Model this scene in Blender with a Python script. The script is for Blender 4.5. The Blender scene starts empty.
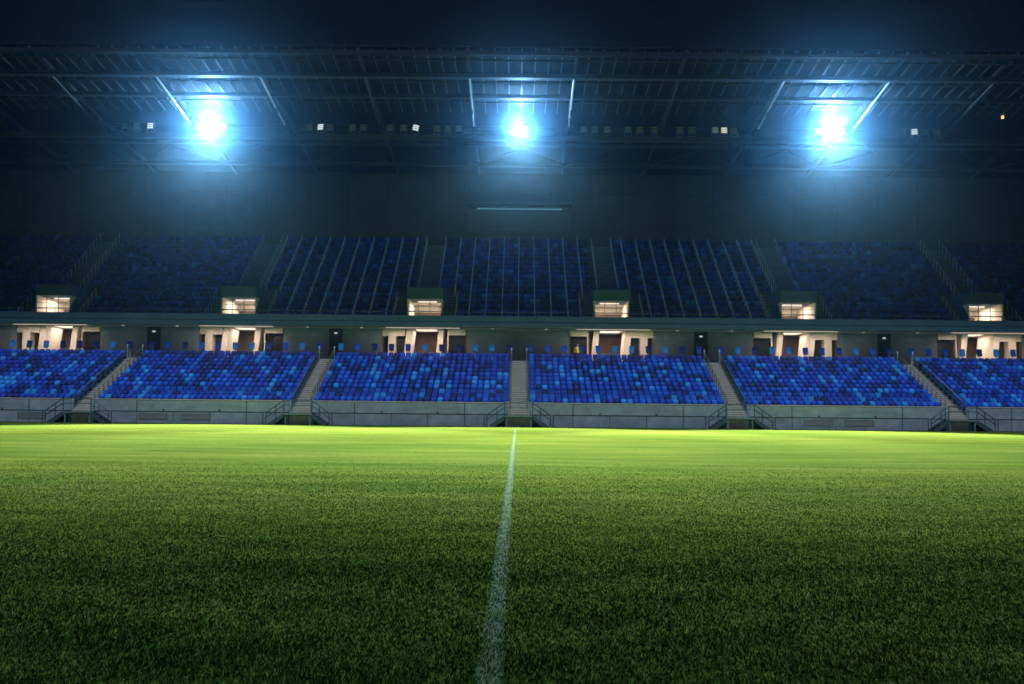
import bpy, math, random
import numpy as np
from mathutils import Vector, Matrix

random.seed(11); rng = np.random.default_rng(5)
sc = bpy.context.scene
COL = sc.collection
R = math.radians

# ------------------------------------------------------------------ materials
def mat(name, col, rough=0.7, metal=0.0, spec=0.4, noise=0.0, nscale=3.0, stretch=(1, 1, 1), bump=0.0, bscale=20.0, col2=None):
    m = bpy.data.materials.new(name); m.use_nodes = True
    nt = m.node_tree; b = nt.nodes['Principled BSDF']
    b.inputs['Roughness'].default_value = rough; b.inputs['Metallic'].default_value = metal
    b.inputs['Specular IOR Level'].default_value = spec
    b.inputs['Base Color'].default_value = (*col, 1)
    if noise or col2 or bump:
        tc = nt.nodes.new('ShaderNodeTexCoord'); mp = nt.nodes.new('ShaderNodeMapping')
        mp.inputs['Scale'].default_value = stretch
        nt.links.new(tc.outputs['Object'], mp.inputs['Vector'])
    if noise or col2:
        n = nt.nodes.new('ShaderNodeTexNoise'); n.inputs['Scale'].default_value = nscale; n.inputs['Detail'].default_value = 6
        n.inputs['Roughness'].default_value = 0.65
        nt.links.new(mp.outputs[0], n.inputs['Vector'])
        r = nt.nodes.new('ShaderNodeValToRGB')
        c2 = col2 or tuple(c * (1 - noise) for c in col)
        c1 = col if col2 else tuple(min(1, c * (1 + noise)) for c in col)
        r.color_ramp.elements[0].position = 0.33; r.color_ramp.elements[0].color = (*c2, 1)
        r.color_ramp.elements[1].position = 0.68; r.color_ramp.elements[1].color = (*c1, 1)
        nt.links.new(n.outputs['Fac'], r.inputs['Fac']); nt.links.new(r.outputs['Color'], b.inputs['Base Color'])
    if bump:
        n2 = nt.nodes.new('ShaderNodeTexNoise'); n2.inputs['Scale'].default_value = bscale; n2.inputs['Detail'].default_value = 5
        nt.links.new(mp.outputs[0], n2.inputs['Vector'])
        bp = nt.nodes.new('ShaderNodeBump'); bp.inputs['Strength'].default_value = bump; bp.inputs['Distance'].default_value = 0.05
        nt.links.new(n2.outputs['Fac'], bp.inputs['Height']); nt.links.new(bp.outputs[0], b.inputs['Normal'])
    return m

def emat(name, col, strength, base=(0.6, 0.6, 0.6)):
    m = mat(name, base, 0.4)
    b = m.node_tree.nodes['Principled BSDF']
    b.inputs['Emission Color'].default_value = (*col, 1); b.inputs['Emission Strength'].default_value = strength
    return m

M = {}
M['concrete'] = mat('precast concrete', (0.17, 0.245, 0.33), 0.85, noise=0.25, nscale=0.9, bump=0.15)
M['wall_concrete'] = mat('fair faced concrete', (0.19, 0.27, 0.36), 0.8, noise=0.25, nscale=0.7, stretch=(1, 1, 1.6), bump=0.12)
M['terrace'] = mat('terrace concrete', (0.085, 0.125, 0.18), 0.9, noise=0.25, nscale=0.8)
M['step'] = mat('step concrete', (0.24, 0.25, 0.25), 0.85, noise=0.25, nscale=1.5)
M['nosing'] = mat('step nosing', (0.46, 0.46, 0.43), 0.8, noise=0.15, nscale=4)
M['gap'] = mat('dark joint', (0.02, 0.022, 0.025), 0.9)
M['vent'] = mat('vent metal', (0.12, 0.15, 0.18), 0.6, 0.4)
M['steel'] = mat('galvanised steel', (0.10, 0.17, 0.19), 0.5, 0.4, noise=0.15, nscale=5)
M['steel_pale'] = mat('bright tube steel', (0.52, 0.68, 0.85), 0.4, 0.0)
M['stair_steel'] = mat('painted stair steel', (0.14, 0.22, 0.27), 0.55, 0.3)
M['stair_rail'] = mat('dark stair rail steel', (0.045, 0.085, 0.115), 0.5, 0.3)
M['rib'] = mat('roof rib steel', (0.06, 0.07, 0.08), 0.5)
M['fascia'] = mat('fascia panel', (0.045, 0.13, 0.22), 0.65, noise=0.12, nscale=0.5)
M['soffit'] = mat('soffit panel', (0.5, 0.5, 0.49), 0.8)
M['conc_wall'] = mat('concourse wall paint', (0.15, 0.22, 0.28), 0.8, noise=0.10, nscale=0.6)
M['white_wall'] = mat('white plaster', (0.78, 0.75, 0.70), 0.8, noise=0.06, nscale=1.2)
M['brown_wall'] = mat('brown panelling', (0.17, 0.12, 0.10), 0.7, noise=0.2, nscale=1.0)
M['door'] = mat('dark door', (0.025, 0.03, 0.035), 0.4)
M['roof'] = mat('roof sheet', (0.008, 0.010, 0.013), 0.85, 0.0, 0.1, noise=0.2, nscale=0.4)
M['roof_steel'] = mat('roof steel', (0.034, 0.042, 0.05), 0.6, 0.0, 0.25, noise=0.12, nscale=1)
M['chord_lit'] = mat('lamplit tube steel', (0.38, 0.41, 0.44), 0.45, 0.0)
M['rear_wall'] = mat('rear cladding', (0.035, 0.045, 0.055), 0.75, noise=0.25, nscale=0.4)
M['lamp_body'] = mat('lamp housing', (0.12, 0.13, 0.14), 0.5, 0.4)
M['lamp_glass'] = mat('lamp glass', (0.22, 0.27, 0.30), 0.3)
M['flood'] = emat('flood lens', (1.0, 0.98, 0.95), 60)
M['lamp_on'] = emat('lamp bars lit', (0.86, 0.95, 1.0), 0.95)
M['lamp_warm'] = emat('lamp bars lit warm', (1.0, 0.92, 0.62), 0.8)
M['orange_lamp'] = emat('amber lamp', (1.0, 0.50, 0.25), 1.3)
M['strip'] = emat('strip light', (1.0, 0.80, 0.63), 1.3)
M['downlight'] = emat('downlight lens', (1.0, 0.72, 0.6), 0.35)
M['sign_on'] = emat('lit sign', (0.9, 0.95, 1.0), 0.5)
M['booth'] = mat('booth cladding', (0.04, 0.05, 0.06), 0.5)
M['booth_strip'] = emat('booth strip light', (0.22, 0.55, 0.85), 0.16)
M['glass_dark'] = mat('dark glazing', (0.01, 0.015, 0.02), 0.08, 0.0, 0.6)

SEATC = {
 'navy blue': (0.004, 0.021, 0.16), 'royal blue': (0.005, 0.045, 0.42), 'cobalt blue': (0.007, 0.085, 0.58),
 'violet blue': (0.009, 0.036, 0.40), 'sky blue': (0.016, 0.20, 0.68)}
SNAMES = list(SEATC)
for n_, c_ in SEATC.items():
    M[n_] = mat(n_ + ' seat plastic', c_, 0.6, spec=0.2, noise=0.12, nscale=2.0)

# ------------------------------------------------------------------ mesh helper
class MB:
    def __init__(s): s.v = []; s.f = []; s.m = []
    def add(s, vs, fs, m=0):
        o = len(s.v); s.v += [tuple(p) for p in vs]
        for f in fs: s.f.append(tuple(i + o for i in f)); s.m.append(m)
        return s
    def box(s, x0, x1, y0, y1, z0, z1, m=0):
        v = [(x0, y0, z0), (x1, y0, z0), (x1, y1, z0), (x0, y1, z0), (x0, y0, z1), (x1, y0, z1), (x1, y1, z1), (x0, y1, z1)]
        return s.add(v, [(0, 3, 2, 1), (4, 5, 6, 7), (0, 1, 5, 4), (1, 2, 6, 5), (2, 3, 7, 6), (3, 0, 4, 7)], m)
    def prism(s, prof, x0, x1, m=0):           # profile in (y,z), extruded in x
        n = len(prof)
        v = [(x0, a, b) for a, b in prof] + [(x1, a, b) for a, b in prof]
        f = [tuple(range(n))[::-1], tuple(range(n, 2 * n))] + [(i, (i + 1) % n, (i + 1) % n + n, i + n) for i in range(n)]
        return s.add(v, f, m)
    def prismy(s, prof, y0, y1, m=0):          # profile in (x,z), extruded in y
        n = len(prof)
        v = [(a, y0, b) for a, b in prof] + [(a, y1, b) for a, b in prof]
        f = [tuple(range(n)), tuple(range(n, 2 * n))[::-1]] + [(i, i + n, (i + 1) % n + n, (i + 1) % n) for i in range(n)]
        return s.add(v, f, m)
    def tube(s, pts, r, n=7, m=0):
        pts = [Vector(p) for p in pts]; rings = []
        for i, p in enumerate(pts):
            d = (pts[min(i + 1, len(pts) - 1)] - pts[max(i - 1, 0)]).normalized()
            u = d.cross(Vector((0.0, 0.02, 1))) if abs(d.z) < 0.9 else d.cross(Vector((0, 1, 0.02)))
            u.normalize(); w = d.cross(u)
            rings.append([p + u * (r * math.cos(2 * math.pi * k / n)) + w * (r * math.sin(2 * math.pi * k / n)) for k in range(n)])
        v = [q for ring in rings for q in ring]; f = []
        for i in range(len(pts) - 1):
            for k in range(n):
                a = i * n + k; b = i * n + (k + 1) % n
                f.append((a, b, b + n, a + n))
        f.append(tuple(range(n))[::-1]); f.append(tuple(range((len(pts) - 1) * n, len(pts) * n)))
        return s.add(v, f, m)
    def bar(s, p, q, w, h, m=0):               # rectangular bar from p to q
        p = Vector(p); q = Vector(q); d = (q - p).normalized()
        u = d.cross(Vector((0, 0, 1))); u = u.normalized() if u.length > 1e-4 else Vector((1, 0, 0)); t = u.cross(d)
        v = []
        for c in (p, q):
            for a, b in ((-1, -1), (1, -1), (1, 1), (-1, 1)): v.append(c + u * (a * w / 2) + t * (b * h / 2))
        return s.add(v, [(0, 1, 2, 3), (7, 6, 5, 4), (0, 4, 5, 1), (1, 5, 6, 2), (2, 6, 7, 3), (3, 7, 4, 0)], m)
    def mesh(s, name, mats, org=(0, 0, 0)):
        me = bpy.data.meshes.new(name)
        ox, oy, oz = org
        me.from_pydata([(a - ox, b - oy, c - oz) for a, b, c in s.v], [], s.f)
        for mm in (mats if isinstance(mats, (list, tuple)) else [mats]): me.materials.append(mm)
        me.polygons.foreach_set('material_index', s.m); me.update()
        return me
    def build(s, name, mats, parent=None, label=None):
        org = world_loc(parent) if parent else (0, 0, 0)
        o = bpy.data.objects.new(name, s.mesh(name, mats, org)); COL.objects.link(o)
        if parent: o.parent = parent
        if label: o['label'] = label
        return o

def world_loc(o):
    l = Vector((0, 0, 0))
    while o is not None: l += Vector(o.location); o = o.parent
    return l
def tag(o, label=None, cat=None, group=None, kind=None):
    if label: o['label'] = label
    if cat: o['category'] = cat
    if group: o['group'] = group
    if kind: o['kind'] = kind
    return o
def thing(name, label, cat, loc=(0, 0, 0), group=None):
    o = bpy.data.objects.new(name, None); COL.objects.link(o); o.location = loc; o.empty_display_size = 0.3
    return tag(o, label, cat, group)
def copy_tree(o, parent=None):
    c = o.copy(); COL.objects.link(c)
    if parent: c.parent = parent
    for ch in list(o.children): copy_tree(ch, c)
    return c
def smooth(o):
    for p in o.data.polygons: p.use_smooth = True
    return o

ORD = ['first','second','third','fourth','fifth','sixth','seventh','eighth','ninth','tenth','eleventh','twelfth','thirteenth','fourteenth','fifteenth','sixteenth','seventeenth','eighteenth','nineteenth','twentieth']
def ordn(n):                                    # 1-based
    if n <= 20: return ORD[n - 1]
    t = {2: 'twenty', 3: 'thirty', 4: 'forty'}[n // 10]
    return {2: 'twentieth', 3: 'thirtieth', 4: 'fortieth'}[n // 10] if n % 10 == 0 else t + '-' + ORD[n % 10 - 1]

# ------------------------------------------------------------------ dimensions
BAY = 17.08; AX0 = 0.25
AIS = {k: AX0 + BAY * k for k in range(-3, 4)}                 # lower stairways
VOM = {k: 0.12 + 17.2 * (k + 0.5) for k in range(-4, 4)}         # openings between them
SNAME = {-3: 'outermost left', -2: 'far left', -1: 'inner left', 0: 'central', 1: 'inner right', 2: 'far right', 3: 'outermost right'}
VNAME = {-4: 'hidden left', -3: 'far left', -2: 'second left', -1: 'centre left', 0: 'centre right', 1: 'second right', 2: 'far right', 3: 'hidden right'}
XL, XR = -62.0, 62.6
WY = 78.0
LR, LP, LRISE, LZ = 12, 0.85, 0.365, 1.40
UR, UP, URISE, UZ, UY = 17, 0.80, 0.575, 9.15, 90.6
AW = 0.74                                        # half width of a lower stairway
CF = 5.70                                        # concourse floor
SOF = 8.75
CW = 93.0
def roofz(y): return 29.27 - 0.118 * (y - 76)

# ------------------------------------------------------------------ pitch
def pitch_material():
    m = bpy.data.materials.new('turf'); m.use_nodes = True; nt = m.node_tree; b = nt.nodes['Principled BSDF']
    b.inputs['Roughness'].default_value = 1.0; b.inputs['Specular IOR Level'].default_value = 0.0
    tc = nt.nodes.new('ShaderNodeTexCoord')
    def noise(scale, stretch, det=6, ro=0.65):
        mp = nt.nodes.new('ShaderNodeMapping'); mp.inputs['Scale'].default_value = stretch
        nt.links.new(tc.outputs['Object'], mp.inputs['Vector'])
        n = nt.nodes.new('ShaderNodeTexNoise'); n.inputs['Scale'].default_value = scale; n.inputs['Detail'].default_value = det; n.inputs['Roughness'].default_value = ro
        nt.links.new(mp.outputs[0], n.inputs['Vector']); return n.outputs['Fac']
    def ramp(fac, p0, c0, p1, c1):
        r = nt.nodes.new('ShaderNodeValToRGB'); e = r.color_ramp.elements
        e[0].position = p0; e[0].color = (*c0, 1); e[1].position = p1; e[1].color = (*c1, 1)
        nt.links.new(fac, r.inputs['Fac']); return r.outputs['Color']
    def mix(a, c, fac, mode='MIX'):
        x = nt.nodes.new('ShaderNodeMix'); x.data_type = 'RGBA'; x.blend_type = mode
        if isinstance(fac, float): x.inputs['Factor'].default_value = fac
        else: nt.links.new(fac, x.inputs['Factor'])
        nt.links.new(a, x.inputs['A']); nt.links.new(c, x.inputs['B']); return x.outputs['Result']
    base = ramp(noise(0.22, (0.35, 1.0, 1)), 0.35, (0.066, 0.120, 0.021), 0.68, (0.108, 0.148, 0.032))
    wear = ramp(noise(0.9, (0.18, 1.0, 1), 7, 0.7), 0.36, (0.62, 0.70, 0.62), 0.62, (1.12, 1.06, 0.95))
    c = mix(base, wear, 1.0, 'MULTIPLY')
    fine = ramp(noise(9.0, (0.7, 1.0, 1), 8, 0.8), 0.30, (0.45, 0.5, 0.5), 0.70, (1.35, 1.3, 1.25))
    c = mix(c, fine, 1.0, 'MULTIPLY')
    nt.links.new(c, b.inputs['Base Color'])
    bp = nt.nodes.new('ShaderNodeBump'); bp.inputs['Strength'].default_value = 0.6; bp.inputs['Distance'].default_value = 0.04
    nt.links.new(noise(14.0, (1, 1, 1), 6, 0.8), bp.inputs['Height']); nt.links.new(bp.outputs[0], b.inputs['Normal'])
    return m
o = MB(); o.add([(-70, -34, 0), (70, -34, 0), (70, 77.25, 0), (-70, 77.25, 0)], [(0, 1, 2, 3)])
tag(o.build('pitch', pitch_material()), 'green turf football pitch, bright by the stand and dark towards the camera', 'pitch', kind='structure')
o = MB(); o.add([(-400, -400, -0.3), (400, -400, -0.3), (400, 400, -0.3), (-400, 400, -0.3)], [(0, 1, 2, 3)])
tag(o.build('ground', mat('bare ground', (0.05, 0.05, 0.05), 0.95)), 'dark ground under and around the stadium', 'ground', kind='structure')
o = MB(); o.box(XL, XR, 77.28, WY - 0.004, -0.28, 0.03)
tag(o.build('kerb', M['gap']), 'dark drainage strip along the foot of the concrete wall', 'kerb', kind='structure')

def line_material(blades=False):
    m = bpy.data.materials.new('chalk line'); m.use_nodes = True; nt = m.node_tree; b = nt.nodes['Principled BSDF']
    b.inputs['Roughness'].default_value = 1.0; b.inputs['Specular IOR Level'].default_value = 0.0
    tc = nt.nodes.new('ShaderNodeTexCoord'); n = nt.nodes.new('ShaderNodeTexNoise'); n.inputs['Scale'].default_value = 42; n.inputs['Detail'].default_value = 6; n.inputs['Roughness'].default_value = 0.8
    nt.links.new(tc.outputs['Object'], n.inputs['Vector'])
    r = nt.nodes.new('ShaderNodeValToRGB'); e = r.color_ramp.elements
    e[0].position = 0.54; e[0].color = (0.045, 0.095, 0.022, 1); e[1].position = 0.70; e[1].color = (0.125, 0.17, 0.115, 1)
    sp = nt.nodes.new('ShaderNodeSeparateXYZ'); nt.links.new(tc.outputs['Object'], sp.inputs[0])
    ab = nt.nodes.new('ShaderNodeMath'); ab.operation = 'ABSOLUTE'; nt.links.new(sp.outputs['X'], ab.inputs[0])
    pw = nt.nodes.new('ShaderNodeMath'); pw.operation = 'MULTIPLY_ADD'; pw.inputs[1].default_value = -1.3; nt.links.new(ab.outputs[0], pw.inputs[0])
    n3 = nt.nodes.new('ShaderNodeTexNoise'); n3.inputs['Scale'].default_value = 2.2; n3.inputs['Detail'].default_value = 3; nt.links.new(tc.outputs['Object'], n3.inputs['Vector'])
    mx = nt.nodes.new('ShaderNodeMath'); mx.operation = 'MULTIPLY_ADD'; mx.inputs[1].default_value = 0.35; nt.links.new(n3.outputs['Fac'], mx.inputs[0]); nt.links.new(n.outputs['Fac'], mx.inputs[2])
    nt.links.new(mx.outputs[0], pw.inputs[2])
    nt.links.new(pw.outputs[0], r.inputs['Fac']); nt.links.new(r.outputs['Color'], b.inputs['Base Color'])
    return m
# ragged-edged painted strip
o = MB(); ys = np.concatenate([np.arange(2.0, 24, 0.05), np.arange(24, 72.0, 0.3)])
vv = []
for y in ys:
    vv += [(-0.078 + random.uniform(-0.016, 0.016), y, 0.004), (0.078 + random.uniform(-0.016, 0.016), y, 0.004)]
o.add(vv, [(2 * i, 2 * i + 1, 2 * i + 3, 2 * i + 2) for i in range(len(ys) - 1)])
tag(o.build('halfway_line', line_material()), 'worn white painted line running up the middle of the pitch', 'pitch line', kind='structure')

# turf blades where the camera can tell them apart: one mass
def grass():
    yy = np.linspace(3.5, 34, 4000)                # blades thin out smoothly with distance
    wgt = (5.0 / yy) ** 1.45 * np.clip((29 - yy) / 19, 0, 1) ** 1.4 * (1.2 * yy + 4)
    n = int(9000 * wgt.sum() * (yy[1] - yy[0])); cdf = np.cumsum(wgt) / wgt.sum()
    y = np.interp(rng.random(n), cdf, yy); x = (rng.random(n) * 2 - 1) * (0.60 * y + 2)
    w = (0.0021 + 0.00060 * y) * rng.uniform(0.6, 1.4, n); h = (0.0245 - 0.00030 * y) * rng.uniform(0.4, 1.3, n)
    n = len(x); a = rng.uniform(0, 2 * np.pi, n); la = rng.uniform(0, 2 * np.pi, n); ln = h * rng.uniform(0.2, 1.1, n)
    clump = 0.78 + 0.36 * (np.sin(x * 3.1 + np.sin(y * 2.3)) * np.sin(y * 4.3 + np.sin(x * 1.7)) * 0.5 + 0.5)
    h = h * clump
    co = np.zeros((n, 3, 3), np.float32)
    co[:, 0, 0] = x - np.cos(a) * w / 2; co[:, 0, 1] = y - np.sin(a) * w / 2; co[:, 0, 2] = -0.002
    co[:, 1, 0] = x + np.cos(a) * w / 2; co[:, 1, 1] = y + np.sin(a) * w / 2; co[:, 1, 2] = -0.002
    co[:, 2, 0] = x + np.cos(la) * ln; co[:, 2, 1] = y + np.sin(la) * ln; co[:, 2, 2] = h
    me = bpy.data.meshes.new('grass')
    me.vertices.add(3 * n); me.vertices.foreach_set('co', co.ravel())
    me.loops.add(3 * n); me.loops.foreach_set('vertex_index', np.arange(3 * n, dtype=np.int32))
    me.polygons.add(n); me.polygons.foreach_set('loop_start', np.arange(0, 3 * n, 3, dtype=np.int32))
    online = (np.abs(x) < 0.085 + 0.02 * rng.standard_normal(n)) & (rng.random(n) < 0.26)
    fleck = rng.random(n) < 0.0009
    mi = rng.choice(4, n, p=[0.42, 0.30, 0.18, 0.10]).astype(np.int32); dry = (np.sin(x * 0.9 + 1.7 * np.sin(y * 0.7)) + np.sin(y * 1.9 + np.sin(x * 0.6) * 2) > 1.1) & (rng.random(n) < 0.35)
    mi[dry] = np.where(rng.random(n) < 0.5, 2, 3)[dry]; mi[online] = 4; mi[fleck] = 5
    me.polygons.foreach_set('material_index', mi)
    for nm, c in (('blade green', (0.046, 0.092, 0.026)), ('blade deep green', (0.024, 0.066, 0.026)), ('blade yellow green', (0.062, 0.098, 0.024)), ('blade straw', (0.10, 0.076, 0.032)), ('blade chalked', (0.12, 0.17, 0.13)), ('blade dew', (0.55, 0.6, 0.5))):
        g = mat(nm, c, 1.0, spec=0.0); b = g.node_tree.nodes['Principled BSDF']
        me.materials.append(g)
    me.update(calc_edges=True); me.validate()
    ob = bpy.data.objects.new('grass', me); COL.objects.link(ob)
    tag(ob, 'short mown grass blades covering the pitch in front of the camera', 'grass', kind='stuff')
grass()

# ------------------------------------------------------------------ perimeter wall, one stretch per bay
def perimeter_wall(k):
    x0 = AIS[k] + AW + 0.16 if k >= -3 else XL; x1 = AIS[k + 1] - AW - 0.16 if k + 1 <= 3 else XR
    if k < -3: x1 = AIS[-3] - AW - 0.16
    lab = ('grey concrete pitch wall from the %s stairs to the %s stairs' % (SNAME.get(k, ''), SNAME.get(k + 1, ''))) if -3 <= k <= 2 else ('grey concrete pitch wall beyond the outermost %s stairs' % ('left' if k < 0 else 'right'))
    t = thing('perimeter_wall', lab, 'wall', ((x0 + x1) / 2, WY, 0), 'concrete walls along the pitch edge')
    b = MB(); b.box(x0 + 0.01, x1 - 0.01, WY + 0.07, WY + 0.22, -0.28, 1.84); b.build('backing', M['gap'], t)
    mid = (x0 + x1) / 2
    cuts = [x0, mid - 4.3, mid + 4.3, x1] if x1 - x0 > 12 else [x0, x1]
    up = MB(); lo = MB()
    for a, c in zip(cuts[:-1], cuts[1:]):
        up.box(a + 0.03, c - 0.03, WY, WY + 0.068, 0.97, 1.80)
        n = max(1, round((c - a) / 2.9)); w = (c - a) / n
        for i in range(n): lo.box(a + i * w + 0.022, a + (i + 1) * w - 0.022, WY + 0.004 * (i % 2), WY + 0.066, -0.28, 0.90)
    up.build('upper_panels', M['wall_concrete'], t); lo.build('lower_panels', M['concrete'], t)
    b = MB(); b.box(x0, x1, WY - 0.03, WY + 0.25, 1.842, 1.90); b.build('coping', M['nosing'], t)
    vs = {-2: (-30.0 + 1.6, -26.6 + 1.6), 1: (23.6, 26.8), -3: (-32.9 - 5.0,)}.get(k, ())
    for vx in vs:
        b = MB(); w = 1.15
        b.box(vx - w, vx + w, WY - 0.022, WY - 0.004, 0.28, 0.34); b.box(vx - w, vx + w, WY - 0.022, WY - 0.004, 0.72, 0.78)
        b.box(vx - w, vx - w + 0.06, WY - 0.022, WY - 0.004, 0.34, 0.72); b.box(vx + w - 0.06, vx + w, WY - 0.022, WY - 0.004, 0.34, 0.72)
        for i in range(9): b.add([(vx - w + 0.06, WY - 0.02, 0.345 + i * 0.042), (vx + w - 0.06, WY - 0.02, 0.345 + i * 0.042), (vx + w - 0.06, WY - 0.004, 0.372 + i * 0.042), (vx - w + 0.06, WY - 0.004, 0.372 + i * 0.042)], [(0, 1, 2, 3)])
        b.box(vx - w + 0.02, vx + w - 0.02, WY - 0.0035, WY - 0.002, 0.29, 0.77)
        b.build('vent_grille', M['vent'], t)
    for dx in (-2.2, 2.2):
        b = MB(); b.tube([(mid + dx, WY - 0.03, 1.06), (mid + dx, WY - 0.001, 1.06)], 0.07, 10); b.build('anchor_cap', M['gap'], t)
for k in range(-4, 4): perimeter_wall(k)

def stair_solid(mb, steps, x0, x1, drop=0.5, nose=0.055):
    # steps: (front y, back y, tread z), climbing away from the camera; one closed stepped solid with pale nosings
    up = []; zb = steps[0][2] - 0.25; idx = []
    def row(y, z): mb.v += [(x0, y, z), (x1, y, z)]; return len(mb.v) - 2
    prof = []
    z = zb
    for (ya, yb, zt) in steps:
        prof += [(ya, z, 0), (ya, zt - nose, 1), (ya, zt, 1), (ya + 0.05, zt, 0)]; z = zt
    prof.append((steps[-1][1], z, 0)); prof.append((steps[-1][1], z - drop, 0)); prof.append((steps[0][0] + 0.25, zb - 0.02, 0))
    st = [row(y, zz) for y, zz, m in prof]
    for i in range(len(prof)):
        a = st[i]; c = st[(i + 1) % len(prof)]
        mb.f.append((a, a + 1, c + 1, c)); mb.m.append(prof[i][2])
    mb.f.append(tuple(st)); mb.m.append(0); mb.f.append(tuple(q + 1 for q in st)[::-1]); mb.m.append(0)
# ------------------------------------------------------------------ pitch-side double staircases
def pitch_staircase():
    t = thing('pitch_staircase', '', 'staircase')
    y0, y1 = -1.05, -0.06; LZ_ = 0.90; LW = 1.08; n = 5; run = 0.28; rz = LZ_ / (n + 0)
    b = MB(); b.box(-LW, LW, y0, y0 + 0.05, LZ_ - 0.12, LZ_); b.box(-LW, LW, y1 - 0.05, y1, LZ_ - 0.12, LZ_)
    for q in (-LW, -0.36, 0.32, LW - 0.04): b.box(q, q + 0.04, y0 + 0.05, y1 - 0.05, LZ_ - 0.12, LZ_ - 0.001)
    for q in range(11): b.box(-LW + 0.04, LW - 0.04, y0 + 0.09 + q * 0.08, y0 + 0.115 + q * 0.08, LZ_ - 0.045, LZ_ - 0.002)
    b.build('landing', M['stair_steel'], t)
    for s in (-1, 1):
        b = MB()
        for i in range(n - 1):
            xa = LW + i * run; z = LZ_ - (i + 1) * rz
            xs = sorted((s * xa, s * (xa + run + 0.03)))
            b.box(xs[0], xs[1], y0 + 0.04, y1 - 0.04, z - 0.05, z)
        fl = b.build('flight', M['steel'], t)
        for yy in (y0, y1 - 0.04):
            b = MB(); xe = LW + (n - 1) * run + 0.08
            p = [(s * LW, LZ_), (s * xe, 0.12), (s * (xe - 0.06), -0.02), (s * (xe - 0.42), -0.02), (s * LW, LZ_ - 0.32)]
            if s < 0: p = p[::-1]
            b.prismy(p, yy, yy + 0.04); b.build('stringer', M['stair_rail'], fl)
    for s in (-1, 1):
        xe = LW + (n - 1) * run + 0.25
        b = MB()
        for h in (1.0, 0.62): b.tube([(s * 0.62 if h == 1.0 else s * LW, y0 + 0.02, LZ_ + h), (s * LW, y0 + 0.02, LZ_ + h), (s * xe, y0 + 0.02, h - 0.06)], 0.040)
        b.tube([(s * xe, y0 + 0.02, 0.94), (s * (xe + 0.22), y0 + 0.02, 0.94), (s * (xe + 0.22), y0 + 0.02, 0.56), (s * xe, y0 + 0.02, 0.56)], 0.030)
        hr = b.build('handrail', M['stair_rail'], t)
        for xx, za, zb in ((s * LW, LZ_, LZ_ + 1.0), (s * (LW + 0.6), 0.45, 1.43), (s * xe, 0, 0.94), (s * (xe + 0.22), 0, 0.94)):
            b = MB(); b.tube([(xx, y0 + 0.02, za), (xx, y0 + 0.02, zb)], 0.040); b.build('post', M['stair_rail'], hr)
    b = MB()
    for h in (1.0, 0.62): b.tube([(-LW, y0 + 0.02, LZ_ + h), (LW, y0 + 0.02, LZ_ + h)], 0.034)
    b.build('landing_rail', M['stair_rail'], t)
    for sx in (-0.95, 0.95):
        for yy in (y0 + 0.1, y1 - 0.18):
            b = MB(); b.box(sx - 0.05, sx + 0.05, yy, yy + 0.08, 0, LZ_ - 0.10); b.build('leg', M['stair_steel'], t)
    return t
proto = pitch_staircase()
for i, k in enumerate(range(-3, 4)):
    c = proto if i == 0 else copy_tree(proto)
    c.location = (AIS[k], WY, 0)
    tag(c, 'dark steel double staircase at the pitch foot of the %s stairway' % SNAME[k], 'staircase', 'double stairs up from the pitch')

# ------------------------------------------------------------------ grandstand structure
GS = thing('grandstand', 'two tiered concrete stadium stand with blue seats under a dark roof', 'stadium stand', (0.3, WY, 0))
def spans(cut):                                   # X spans left over after the cuts
    out = []; x = XL
    for a, b in sorted(cut):
        if b <= XL or a >= XR: continue
        if a > x: out.append((x, a))
        x = max(x, b)
    if x < XR: out.append((x, XR))
    return out
b = MB()
for (a, c) in spans([(AIS[k] - AW, AIS[k] + AW) for k in AIS]):
    for i in range(LR):
        y = WY + 0.23 + LP * i; z = LZ + LRISE * i
        b.box(a, c, y, y + LP, z - 0.5, z)
b.build('lower_terrace', M['terrace'], GS)
for k in AIS:                                     # stairways: three steps through the wall, then two per row
    b = MB(); x = AIS[k]
    n0 = 3; L = []
    for i in range(n0): L.append((WY - 0.05 + i * 0.26, WY - 0.05 + (i + 1) * 0.26, 0.90 + (LZ - 0.90) * (i + 1) / n0))
    y = WY - 0.05 + 3 * 0.26
    for i in range(LR * 2 - 1):
        ya = y + i * LP / 2; L.append((ya, ya + LP / 2, LZ + LRISE * (i + 1) / 2))
    stair_solid(b, L, x - AW + 0.003, x + AW - 0.003)
    b.box(x - AW - 0.01, x + AW + 0.01, WY - 0.02, WY + 0.1, -0.28, 0.80)
    b.build('stairway', [M['step'], M['nosing']], GS)
    for s in (-1, 1):
        b = MB(); x0, x1 = sorted((x + s * AW, x + s * (AW + 0.15)))
        b.box(x0, x1, WY - 0.03, WY + 0.228, -0.28, 1.905)
        b.build('stair_cheek', M['wall_concrete'], GS)
# concourse floor, soffit, fascia
y12 = WY + 0.23 + LP * LR
b = MB(); b.box(XL, XR, y12, 99.5, CF - 0.4, CF); b.build('concourse_floor', M['terrace'], GS)
b = MB(); b.box(XL, XR, 90.02, CW + 0.2, SOF, SOF + 0.04); b.build('soffit', M['soffit'], GS)
b = MB(); b.box(XL, XR, 90.0, 90.55, 8.70, 8.742); b.box(XL, XR, 89.94, 90.5, 8.792, 9.18); b.box(XL, XR, 89.90, 90.5, 9.23, 9.76); b.box(XL, XR, 90.06, 90.52, 9.18, 9.23, 1)
b.build('balcony_fascia', [M['fascia'], M['gap']], GS)
b = MB()
for i in range(60): b.tube([(XL + 1 + i * 2.1, 90.2, 9.76), (XL + 1 + i * 2.1, 90.2, 10.12)], 0.022)
b.tube([(XL, 90.2, 10.12), (XR, 90.2, 10.12)], 0.025)
b.build('balcony_rail', M['steel'], GS)

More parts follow.
